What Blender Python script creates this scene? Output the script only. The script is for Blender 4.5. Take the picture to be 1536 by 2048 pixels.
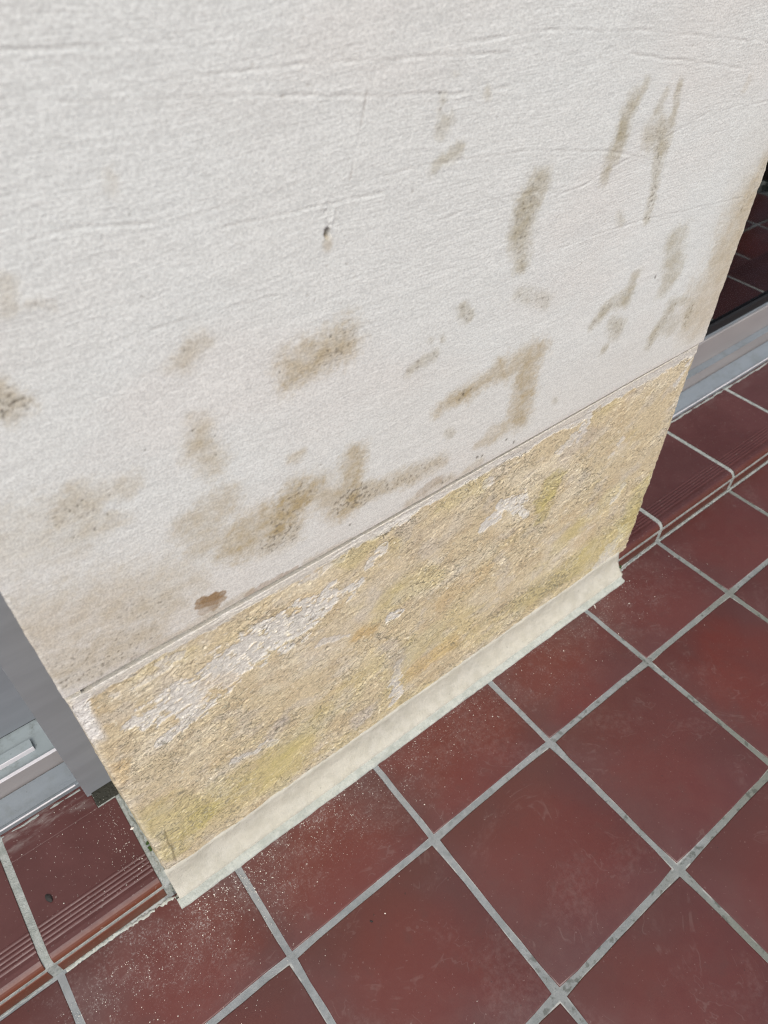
import bpy, bmesh, math, random
import numpy as np
from mathutils import Matrix, Vector

for o in list(bpy.data.objects):
    bpy.data.objects.remove(o)
SC = bpy.context.scene
COL = SC.collection
random.seed(7)
R = math.radians

# ------------------------------------------------------------------ camera
cam = bpy.data.cameras.new('camera')
cam.sensor_fit = 'VERTICAL'
cam.sensor_height = 36.0
cam.lens = 36.0 * 1470.2 / 2048
cam.clip_start = 0.01
cam.clip_end = 200
co = bpy.data.objects.new('camera', cam)
COL.objects.link(co)
rr = ((0.787843, -0.615863, 0.004009), (-0.436606, -0.563096, -0.701639), (0.434371, 0.551031, -0.712521))
m = Matrix(((rr[0][0], -rr[1][0], -rr[2][0], -0.56938),
            (rr[0][1], -rr[1][1], -rr[2][1], -0.53217),
            (rr[0][2], -rr[1][2], -rr[2][2], 1.11378),
            (0, 0, 0, 1)))
co.matrix_world = m
cam.dof.use_dof = True
cam.dof.focus_distance = 0.92
cam.dof.aperture_fstop = 6.5
SC.camera = co

# ------------------------------------------------------------------ light: overcast day
SUN_EL, SUN_AZ = 52, 25            # elevation; azimuth from straight in front of the wall, towards the left
world = bpy.data.worlds.new('World')
SC.world = world
world.use_nodes = True
wn = world.node_tree
bg = wn.nodes['Background']
sky = wn.nodes.new('ShaderNodeTexSky')
sky.sky_type = 'NISHITA'
sky.sun_disc = False
sky.sun_elevation = R(SUN_EL)
sky.sun_rotation = R(180 + SUN_AZ)
sky.air_density = 1.0
sky.dust_density = 4.0
sky.ozone_density = 1.0
wn.links.new(sky.outputs[0], bg.inputs[0])
bg.inputs[1].default_value = 0.088
sun = bpy.data.lights.new('sun', 'SUN')
sun.energy = 1.5
sun.angle = R(30)
sun.color = (1.0, 0.985, 0.95)
so = bpy.data.objects.new('sun', sun)
COL.objects.link(so)
sd = Vector((-math.sin(R(SUN_AZ)) * math.cos(R(SUN_EL)), -math.cos(R(SUN_AZ)) * math.cos(R(SUN_EL)), math.sin(R(SUN_EL))))
so.rotation_euler = sd.to_track_quat('Z', 'Y').to_euler()
so.location = (-2, -4, 6)
SC.view_settings.view_transform = 'Standard'
SC.view_settings.look = 'None'
SC.view_settings.gamma = 1
SC.view_settings.use_curve_mapping = False
SC.view_settings.exposure = 0.56
SC.cycles.max_bounces = 8
SC.cycles.use_denoising = True
SC.cycles.denoiser = 'OPENIMAGEDENOISE'
SC.cycles.denoising_input_passes = 'RGB_ALBEDO_NORMAL'
SC.cycles.denoising_prefilter = 'NONE'
SC.cycles.use_adaptive_sampling = False
SC.cycles.filter_width = 1.15

# ------------------------------------------------------------------ helpers
def link(name, me, mat=None, parent=None, kind=None):
    o = bpy.data.objects.new(name, me)
    COL.objects.link(o)
    if mat is not None:
        for q in (mat if isinstance(mat, (list, tuple)) else [mat]):
            me.materials.append(q)
    if parent is not None:
        o.parent = parent
    if kind:
        o['kind'] = kind
    return o

def tag(o, label, cat, group=None, kind='thing'):
    o['label'] = label
    o['category'] = cat
    o['kind'] = kind
    if group:
        o['group'] = group
    return o

def empty(name, loc=(0, 0, 0)):
    o = bpy.data.objects.new(name, None)
    o.empty_display_size = 0.05
    o.location = loc
    COL.objects.link(o)
    return o

def pydata(name, v, f, smooth=False):
    me = bpy.data.meshes.new(name)
    me.from_pydata([tuple(map(float, q)) for q in v], [], f)
    me.update()
    if smooth:
        for p in me.polygons:
            p.use_smooth = True
    return me

def boxes(name, bl, bev=0.0):
    """bl: list of (x0,x1,y0,y1,z0,z1) boxes joined into one mesh"""
    bm = bmesh.new()
    for (x0, x1, y0, y1, z0, z1) in bl:
        r = bmesh.ops.create_cube(bm, size=1)
        for v in r['verts']:
            v.co = Vector((x0 + (v.co.x + .5) * (x1 - x0), y0 + (v.co.y + .5) * (y1 - y0), z0 + (v.co.z + .5) * (z1 - z0)))
    if bev > 0:
        bmesh.ops.bevel(bm, geom=list(bm.edges), offset=bev, segments=2, affect='EDGES', profile=.5)
    me = bpy.data.meshes.new(name)
    bm.to_mesh(me)
    bm.free()
    return me

def extrude_x(name, prof, x0, x1, nx=1, jit=None):
    """prof: closed list of (y,z) points, counter-clockwise seen from +x; extruded along x"""
    n = len(prof)
    v, f = [], []
    for i in range(nx + 1):
        x = x0 + (x1 - x0) * i / nx
        for k, (y, z) in enumerate(prof):
            if jit:
                dx, dy, dz = jit(x, y, z)
            else:
                dx = dy = dz = 0
            v.append((x + dx, y + dy, z + dz))
    for i in range(nx):
        for k in range(n):
            a, b = i * n + k, i * n + (k + 1) % n
            f.append((a, b, b + n, a + n))
    f.append(tuple(range(n - 1, -1, -1)))
    f.append(tuple(nx * n + k for k in range(n)))
    me = pydata(name, v, f)
    bm = bmesh.new()
    bm.from_mesh(me)
    bmesh.ops.recalc_face_normals(bm, faces=bm.faces)
    bm.to_mesh(me)
    bm.free()
    return me

# numpy noise ---------------------------------------------------------------
def perlin(x, y, seed=0):
    rs = np.random.RandomState(seed)
    ang = rs.rand(256, 256) * 2 * np.pi
    gx, gy = np.cos(ang), np.sin(ang)
    xi, yi = np.floor(x).astype(int), np.floor(y).astype(int)
    xf, yf = x - xi, y - yi
    u = xf * xf * xf * (xf * (xf * 6 - 15) + 10)
    w = yf * yf * yf * (yf * (yf * 6 - 15) + 10)
    def g(a, b, dx, dy):
        a, b = a & 255, b & 255
        return gx[a, b] * dx + gy[a, b] * dy
    n00 = g(xi, yi, xf, yf); n10 = g(xi + 1, yi, xf - 1, yf)
    n01 = g(xi, yi + 1, xf, yf - 1); n11 = g(xi + 1, yi + 1, xf - 1, yf - 1)
    return ((n00 * (1 - u) + n10 * u) * (1 - w) + (n01 * (1 - u) + n11 * u) * w) * 1.5

def fbm(x, y, oct=4, seed=0, gain=.5):
    s = 0; a = 1; t = 0
    for i in range(oct):
        s = s + a * perlin(x * 2 ** i + 17.3 * i, y * 2 ** i + 9.1 * i, seed + i)
        t += a; a *= gain
    return s / t

def sstep(a, b, x):
    t = np.clip((x - a) / (b - a), 0, 1)
    return t * t * (3 - 2 * t)

def capsule(x, z, x1, z1, x2, z2):
    dx, dz = x2 - x1, z2 - z1
    t = np.clip(((x - x1) * dx + (z - z1) * dz) / (dx * dx + dz * dz + 1e-12), 0, 1)
    return np.hypot(x - x1 - t * dx, z - z1 - t * dz)

# node helpers ----------------------------------------------------------------
class NT:
    def __init__(s, name):
        s.m = bpy.data.materials.new(name)
        s.m.use_nodes = True
        s.t = s.m.node_tree
        s.b = s.t.nodes['Principled BSDF']
    def n(s, typ, **k):
        q = s.t.nodes.new(typ)
        for a, b in k.items():
            if a[0] == '_':
                q.inputs[a[1:].replace('_', ' ')].default_value = b
            else:
                setattr(q, a, b)
        return q
    def l(s, a, b):
        s.t.links.new(a, b)
    def val(s, inp, v):
        if hasattr(v, 'is_output') or hasattr(v, 'links'):
            s.l(v, inp)
        else:
            inp.default_value = v
    def math(s, op, a, b=0.0, c=None, clamp=False):
        q = s.n('ShaderNodeMath', operation=op, use_clamp=clamp)
        s.val(q.inputs[0], a); s.val(q.inputs[1], b)
        if c is not None:
            s.val(q.inputs[2], c)
        return q.outputs[0]
    def mix(s, f, a, b, blend='MIX'):
        q = s.n('ShaderNodeMix', data_type='RGBA', blend_type=blend)
        s.val(q.inputs[0], f); s.val(q.inputs[6], a); s.val(q.inputs[7], b)
        return q.outputs[2]
    def ramp(s, x, a, b, lo=0.0, hi=1.0):
        q = s.n('ShaderNodeMapRange', interpolation_type='SMOOTHSTEP')
        s.val(q.inputs[0], x)
        q.inputs[1].default_value, q.inputs[2].default_value = a, b
        q.inputs[3].default_value, q.inputs[4].default_value = lo, hi
        return q.outputs[0]
    def noise(s, vec, scale, detail=3, rough=.55, dist=0.0, out=0):
        q = s.n('ShaderNodeTexNoise')
        q.inputs['Scale'].default_value = scale
        q.inputs['Detail'].default_value = detail
        q.inputs['Roughness'].default_value = rough
        q.inputs['Distortion'].default_value = dist
        s.val(q.inputs['Vector'], vec)
        return q.outputs[out]
    def pos(s):
        return s.n('ShaderNodeNewGeometry').outputs['Position']
    def mapping(s, vec, loc=(0, 0, 0), rot=(0, 0, 0), scale=(1, 1, 1)):
        q = s.n('ShaderNodeMapping')
        s.val(q.inputs[0], vec)
        q.inputs[1].default_value = loc; q.inputs[2].default_value = rot; q.inputs[3].default_value = scale
        return q.outputs[0]
    def bump(s, h, dist, strength=1.0, prev=None):
        q = s.n('ShaderNodeBump')
        q.inputs['Strength'].default_value = strength
        q.inputs['Distance'].default_value = dist
        s.val(q.inputs['Height'], h)
        if prev is not None:
            s.l(prev, q.inputs['Normal'])
        return q.outputs[0]
    def fin(s, col=None, rough=None, nrm=None, spec=None, metal=None):
        if col is not None: s.val(s.b.inputs['Base Color'], col)
        if rough is not None: s.val(s.b.inputs['Roughness'], rough)
        if nrm is not None: s.l(nrm, s.b.inputs['Normal'])
        if spec is not None: s.b.inputs['Specular IOR Level'].default_value = spec
        if metal is not None: s.b.inputs['Metallic'].default_value = metal
        return s.m

PITCH = 0.25
YW = -0.075            # plane of the plinth face
XL, XR = -0.583, 0.395  # pier edges
YR = -0.0794           # riser plane
HS = 0.049             # height of the step

# ------------------------------------------------------------------ materials
def m_plaster():
    t = NT('white_render')
    vc = t.n('ShaderNodeVertexColor', layer_name='Col').outputs[0]
    p = t.pos()
    # brushed strokes, nearly level, slowly wandering
    w = t.noise(t.mapping(p, scale=(2.2, 2.2, 3.0)), 1.0, 2, .5)
    wz = t.math('MULTIPLY', t.math('SUBTRACT', w, .5), .09)
    cx = t.n('ShaderNodeCombineXYZ'); t.l(wz, cx.inputs[2])
    pv = t.n('ShaderNodeVectorMath', operation='ADD'); t.l(p, pv.inputs[0]); t.l(cx.outputs[0], pv.inputs[1])
    st1 = t.noise(t.mapping(pv.outputs[0], rot=(0, R(3), 0), scale=(14, 14, 420)), 1.0, 3, .65)
    st2 = t.noise(t.mapping(pv.outputs[0], rot=(0, R(-4), 0), scale=(36, 36, 620)), 1.0, 1, .6)
    gr = t.noise(p, 560, 1, .6)
    gr2 = t.noise(p, 300, 2, .6)
    patch = t.ramp(t.noise(p, 7, 3, .5), .35, .65, .35, 1.0)
    h = t.math('ADD', t.math('MULTIPLY', t.math('ADD', t.math('MULTIPLY', st1, .55), t.math('MULTIPLY', st2, .85)), patch),
               t.math('ADD', t.math('MULTIPLY', gr, 1.3), t.math('MULTIPLY', gr2, 1.0)))
    nrm = t.bump(h, .0012, .28)
    sp = t.math('MULTIPLY', t.ramp(gr, .3, .7, .88, 1.07), t.ramp(st2, .3, .7, .96, 1.03))
    col = t.mix(1.0, vc, sp, 'MULTIPLY')
    return t.fin(col, .85, nrm, .25)

def m_plinth():
    t = NT('flaking_stone_paint')
    vcn = t.n('ShaderNodeVertexColor', layer_name='Col')
    vc, al = vcn.outputs[0], vcn.outputs[1]
    p = t.pos()
    g1 = t.noise(p, 520, 1, .6)
    g2 = t.noise(t.mapping(p, rot=(0, R(12), 0), scale=(200, 200, 330)), 1.0, 2, .6, .3)
    g3 = t.noise(t.mapping(p, rot=(0, R(12), 0), scale=(60, 60, 110)), 1.0, 4, .62, .5)
    h = t.math('ADD', t.math('ADD', t.math('MULTIPLY', g1, .6), t.math('MULTIPLY', g2, .95)), t.math('MULTIPLY', g3, 1.0))
    h = t.math('MULTIPLY', h, t.math('ADD', t.math('MULTIPLY', al, .85), .15))
    nrm = t.bump(h, .0021, .62)
    # curled lips of lifted paint
    pm = t.mapping(p, rot=(0, R(14), 0), scale=(1, 1, 1.9))
    fl = t.noise(pm, 52, 5, .62, .9)
    rg = t.ramp(t.math('ABSOLUTE', t.math('SUBTRACT', fl, .5)), .004, .020, 1, 0)
    gate = t.math('MULTIPLY', t.ramp(t.noise(pm, 120, 3, .6), .47, .54), t.ramp(t.noise(p, 11, 3, .55), .38, .52))
    lip = t.math('MULTIPLY', t.math('MULTIPLY', rg, gate), al)
    nrm = t.bump(lip, .0026, 1.0, nrm)
    sp = t.ramp(g2, .28, .72, .86, 1.13)
    col = t.mix(1.0, vc, sp, 'MULTIPLY')
    sp2 = t.ramp(g1, .3, .7, .88, 1.10)
    col = t.mix(1.0, col, sp2, 'MULTIPLY')
    col = t.mix(t.math('MULTIPLY', lip, .9), col, (.86, .81, .60, 1))
    return t.fin(col, .8, nrm, .3)

def m_mortar(name, c0, c1, scale=60):
    t = NT(name)
    p = t.pos()
    a = t.noise(p, scale, 5, .65)
    b = t.noise(p, 420, 1, .6)
    e = t.noise(p, 14, 3, .5)
    col = t.mix(t.ramp(a, .35, .65), c0, c1)
    col = t.mix(t.ramp(e, .4, .7, 0, .35), col, (c0[0] * 1.08, c0[1] * 1.06, c0[2] * 1.0, 1))
    dk = t.ramp(t.noise(p, 170, 3, .6), .66, .74)
    col = t.mix(t.math('MULTIPLY', dk, .5), col, (c1[0] * .45, c1[1] * .47, c1[2] * .45, 1))
    h = t.math('ADD', t.math('MULTIPLY', b, .5), t.math('MULTIPLY', a, 1.0))
    return t.fin(col, .88, t.bump(h, .0022, .8), .25)

def dust_mask(t, p):
    """fine plaster dust that fell in front of the pier: returns 0..1"""
    s = t.n('ShaderNodeSeparateXYZ'); t.l(p, s.inputs[0])
    x, y = s.outputs[0], s.outputs[1]
    d = t.math('SUBTRACT', -0.100, y)
    near = t.ramp(d, -.01, .16, 1, 0)
    inx = t.math('MULTIPLY', t.ramp(x, -.86, -.6, 0, 1), t.ramp(x, .30, .52, 1, 0))
    left = t.math('MULTIPLY', t.ramp(x, -.5, -.15, 1, .45), 1.0)
    blot = t.ramp(t.noise(p, 13, 3, .6), .38, .68)
    blot2 = t.math('MULTIPLY', t.math('MULTIPLY', near, inx), t.math('ADD', t.math('MULTIPLY', blot, .75), .3))
    return t.math('MULTIPLY', blot2, left)

def m_tile():
    t = NT('red_quarry_tile')
    p = t.pos()
    oi = t.n('ShaderNodeObjectInfo').outputs['Random']
    tc = t.n('ShaderNodeTexCoord').outputs['Object']
    off = t.n('ShaderNodeCombineXYZ')
    t.l(t.math('MULTIPLY', oi, 37.0), off.inputs[2])
    pv = t.n('ShaderNodeVectorMath', operation='ADD'); t.l(p, pv.inputs[0]); t.l(off.outputs[0], pv.inputs[1])
    pv = pv.outputs[0]
    big = t.noise(pv, 7.5, 3, .55, .4)
    mid = t.noise(pv, 38, 4, .6)
    fine = t.noise(p, 420, 3, .7)
    ln = t.n('ShaderNodeVectorMath', operation='LENGTH'); t.l(tc, ln.inputs[0])
    rad = t.ramp(ln.outputs['Value'], .03, .16)
    k = t.math('ADD', t.math('MULTIPLY', rad, .75), t.math('MULTIPLY', t.math('SUBTRACT', big, .5), 1.6))
    k = t.ramp(k, -.2, .9)
    col = t.mix(k, (.118, .0280, .0215, 1), (.088, .033, .030, 1))
    col = t.mix(t.ramp(oi, 0, 1, 0, .6), col, (.094, .035, .033, 1))
    col = t.mix(t.ramp(mid, .5, .8, 0, .3), col, (.075, .033, .029, 1))
    # dried water marks: thin pale outlines and hazy films
    wm = t.noise(pv, 6.0, 4, .6, 1.0)
    wl = t.math('MULTIPLY', t.ramp(t.math('ABSOLUTE', t.math('SUBTRACT', wm, .53)), .0, .010, 1, 0), t.ramp(mid, .45, .6))
    film = t.math('MULTIPLY', t.ramp(wm, .53, .62), t.ramp(t.noise(p, 120, 3, .7), .35, .75))
    col = t.mix(t.math('ADD', t.math('MULTIPLY', wl, .10), t.math('MULTIPLY', film, .10)), col, (.34, .27, .25, 1))
    # tiny pale scuffs and dark pits
    sc = t.ramp(t.noise(p, 260, 2, .5), .69, .75)
    col = t.mix(t.math('MULTIPLY', sc, .22), col, (.38, .30, .27, 1))
    pit = t.ramp(t.noise(p, 150, 2, .5), .74, .78)
    col = t.mix(t.math('MULTIPLY', pit, .6), col, (.03, .02, .018, 1))
    dm = dust_mask(t, p)
    grain = t.ramp(t.noise(p, 300, 3, .75), .47, .70)
    grain = t.math('ADD', t.math('MULTIPLY', t.math('MULTIPLY', grain, t.ramp(t.noise(p, 60, 3, .6), .42, .62, .1, 1)), .75), .07)
    dust = t.math('MULTIPLY', dm, grain, clamp=True)
    col = t.mix(dust, col, (.50, .47, .45, 1))
    ro = t.math('ADD', t.ramp(mid, .3, .7, .34, .46), t.math('MULTIPLY', dust, .4), clamp=True)
    h = t.math('ADD', t.math('MULTIPLY', fine, .25), t.math('MULTIPLY', t.noise(pv, 55, 3, .5), .9))
    return t.fin(col, ro, t.bump(h, .0007, .35), .5)

def m_step_tile():
    t = NT('ribbed_step_tile')
    p = t.pos()
    s = t.n('ShaderNodeSeparateXYZ'); t.l(p, s.inputs[0])
    oi = t.n('ShaderNodeObjectInfo').outputs['Random']
    big = t.noise(p, 9, 3, .55, .4)
    mid = t.noise(p, 45, 4, .6)
    col = t.mix(t.ramp(big, .35, .65), (.072, .022, .020, 1), (.090, .030, .028, 1))
    col = t.mix(t.ramp(oi, 0, 1, 0, .4), col, (.075, .034, .034, 1))
    # glaze fired orange along the nosing
    nose = t.math('MULTIPLY', t.ramp(s.outputs[1], -.0795, -.069, 1, 0), t.ramp(s.outputs[0], -.4, .5, .8, .3))
    col = t.mix(nose, col, (.150, .045, .020, 1))
    low = t.ramp(s.outputs[2], .0, .03, .0, 1)
    col = t.mix(t.math('MULTIPLY', t.math('SUBTRACT', 1.0, low), .5), col, (.095, .035, .019, 1))
    # pale scrape band along the threshold and specks
    band = t.math('MULTIPLY', t.math('MULTIPLY', t.ramp(s.outputs[1], .072, .098, 0, 1), t.ramp(s.outputs[0], -.4, .2, 1, .15)), t.ramp(t.noise(t.mapping(p, scale=(20, 60, 20)), 1.0, 4, .7), .45, .7))
    col = t.mix(t.math('MULTIPLY', band, .35), col, (.42, .40, .38, 1))
    sc = t.ramp(t.noise(p, 260, 2, .5), .68, .74)
    col = t.mix(t.math('MULTIPLY', sc, .3), col, (.40, .34, .31, 1))
    ro = t.ramp(mid, .3, .7, .38, .5)
    h = t.math('ADD', t.math('MULTIPLY', t.noise(p, 420, 3, .7), .25), t.math('MULTIPLY', mid, .8))
    return t.fin(col, ro, t.bump(h, .0006, .35), .5)

def m_grout():
    """grey joint mortar; beyond the laid pieces the same sheet carries the tile pattern"""
    t = NT('floor_joint_mortar')
    p = t.pos()
    s = t.n('ShaderNodeSeparateXYZ'); t.l(p, s.inputs[0])
    x, y = s.outputs[0], s.outputs[1]
    def jd(c):
        q = t.math('DIVIDE', c, PITCH)
        q = t.math('ABSOLUTE', t.math('SUBTRACT', q, t.math('ROUND', q)))
        return t.math('MULTIPLY', q, PITCH)
    dmin = t.math('MINIMUM', jd(x), jd(y))
    a = t.noise(p, 45, 4, .65)
    b = t.noise(p, 420, 3, .7)
    g = t.noise(p, 5.5, 3, .55)
    col = t.mix(t.ramp(a, .35, .68), (.262, .282, .288, 1), (.205, .225, .230, 1))
    # greenish grime further out and to the right
    far = t.math('ADD', t.math('MULTIPLY', x, .9), t.math('MULTIPLY', y, -1.5))
    gm = t.math('MULTIPLY', t.ramp(far, .25, 1.0), t.ramp(g, .3, .6))
    col = t.mix(t.math('MULTIPLY', gm, .8), col, (.150, .160, .130, 1))
    mo = t.math('MULTIPLY', t.ramp(t.noise(p, 75, 3, .6), .55, .66), t.ramp(far, .1, .6, .25, 1))
    col = t.mix(t.math('MULTIPLY', mo, .68), col, (.07, .078, .065, 1))
    # pale smear of cement along the tile edges
    ed = t.math('MULTIPLY', t.ramp(dmin, .0034, .0052), t.ramp(t.noise(p, 28, 3, .6), .46, .6))
    col = t.mix(t.math('MULTIPLY', ed, .6), col, (.52, .53, .50, 1))
    dust = dust_mask(t, p)
    col = t.mix(t.math('MULTIPLY', dust, .35), col, (.5, .5, .48, 1))
    # tiles beyond the ones that are laid one by one
    tl = t.math('GREATER_THAN', dmin, .0055)
    out = t.math('MAXIMUM', t.math('GREATER_THAN', t.math('ABSOLUTE', t.math('SUBTRACT', x, .5)), 2.0), t.math('LESS_THAN', y, -1.75))
    tcol = t.mix(t.noise(p, 5, 3, .6), (.11, .03, .025, 1), (.095, .045, .045, 1))
    col = t.mix(t.math('MULTIPLY', tl, out), col, tcol)
    h = t.math('ADD', t.math('MULTIPLY', b, .6), t.math('MULTIPLY', a, .8))
    return t.fin(col, .85, t.bump(h, .0014, .6), .3)

def m_alu(name, c, rough=.42, dirt=0.0, spec=.5):
    t = NT(name)
    p = t.pos()
    a = t.noise(t.mapping(p, scale=(6, 40, 40)), 1.0, 4, .6)
    col = t.mix(t.ramp(a, .3, .7), (c[0] * .93, c[1] * .93, c[2] * .93, 1), (c[0] * 1.05, c[1] * 1.05, c[2] * 1.05, 1))
    if dirt > 0:
        d = t.ramp(t.noise(p, 26, 5, .7), .46, .72)
        col = t.mix(t.math('MULTIPLY', d, dirt), col, (.10, .11, .09, 1))
        d2 = t.ramp(t.noise(p, 120, 3, .6), .66, .74)
        col = t.mix(t.math('MULTIPLY', d2, dirt), col, (.05, .05, .045, 1))
    nz = t.noise(p, 700, 2, .5)
    return t.fin(col, t.ramp(a, .3, .7, rough * .9, rough * 1.15), t.bump(nz, .0003, .15), spec)

def m_plain(name, c, rough=.6, spec=.4):
    t = NT(name)
    p = t.pos()
    a = t.noise(p, 90, 4, .6)
    col = t.mix(a, (c[0] * .75, c[1] * .75, c[2] * .75, 1), (c[0] * 1.2, c[1] * 1.2, c[2] * 1.2, 1))
    return t.fin(col, rough, t.bump(a, .0008, .4), spec)

def m_glass():
    t = NT('door_glass')
    nt = t.t
    out = nt.nodes['Material Output']
    nt.nodes.remove(t.b)
    tr = t.n('ShaderNodeBsdfTransparent'); tr.inputs[0].default_value = (.62, .68, .66, 1)
    gl = t.n('ShaderNodeBsdfGlossy'); gl.inputs['Roughness'].default_value = 0.03
    gl.inputs[0].default_value = (.95, .97, 1, 1)
    fr = t.n('ShaderNodeFresnel'); fr.inputs[0].default_value = 1.52
    f2 = t.math('MULTIPLY', fr.outputs[0], 1.7, clamp=True)
    mx = t.n('ShaderNodeMixShader')
    t.l(f2, mx.inputs[0]); t.l(tr.outputs[0], mx.inputs[1]); t.l(gl.outputs[0], mx.inputs[2])
    t.l(mx.outputs[0], out.inputs[0])
    return t.m

M = dict(
    plaster=m_plaster(), plinth=m_plinth(),
    cove=m_mortar('cream_mortar', (.505, .490, .425, 1), (.430, .415, .350, 1), 45),
    toe=m_mortar('greenish_mortar', (.46, .485, .445, 1), (.36, .385, .35, 1), 90),
    strip=m_mortar('grey_mortar', (.35, .375, .36, 1), (.225, .25, .235, 1), 110),
    grout=m_grout(), tile=m_tile(), step=m_step_tile(),
    alu=m_alu('grey_powder_coat', (.205, .222, .245)), alu_light=m_alu('light_grey_powder_coat', (.30, .32, .34)),
    rail=m_alu('warm_grey_rail', (.29, .275, .275)),
    sill=m_alu('blue_grey_sill', (.19, .217, .24), .3, .3), track=m_alu('dirty_track', (.27, .315, .33), .5, .75),
    white=m_alu('white_rail', (.66, .65, .68), .35, .05),
    gasket=m_plain('black_rubber', (.012, .012, .013), .5), glass=m_glass(),
    dark=m_plain('dark_room', (.03, .027, .025), .8), wood=m_plain('dark_timber', (.03, .02, .015), .6),
    dirt=m_plain('wet_dirt', (.035, .036, .028), .9), moss=m_plain('moss', (.035, .07, .012), .9),
    crumb=m_plain('plaster_crumb', (.72, .69, .62), .9), grit=m_plain('dark_grit', (.03, .028, .026), .8),
    wallpaint=m_plain('house_paint', (.62, .60, .56), .85),
)

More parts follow.
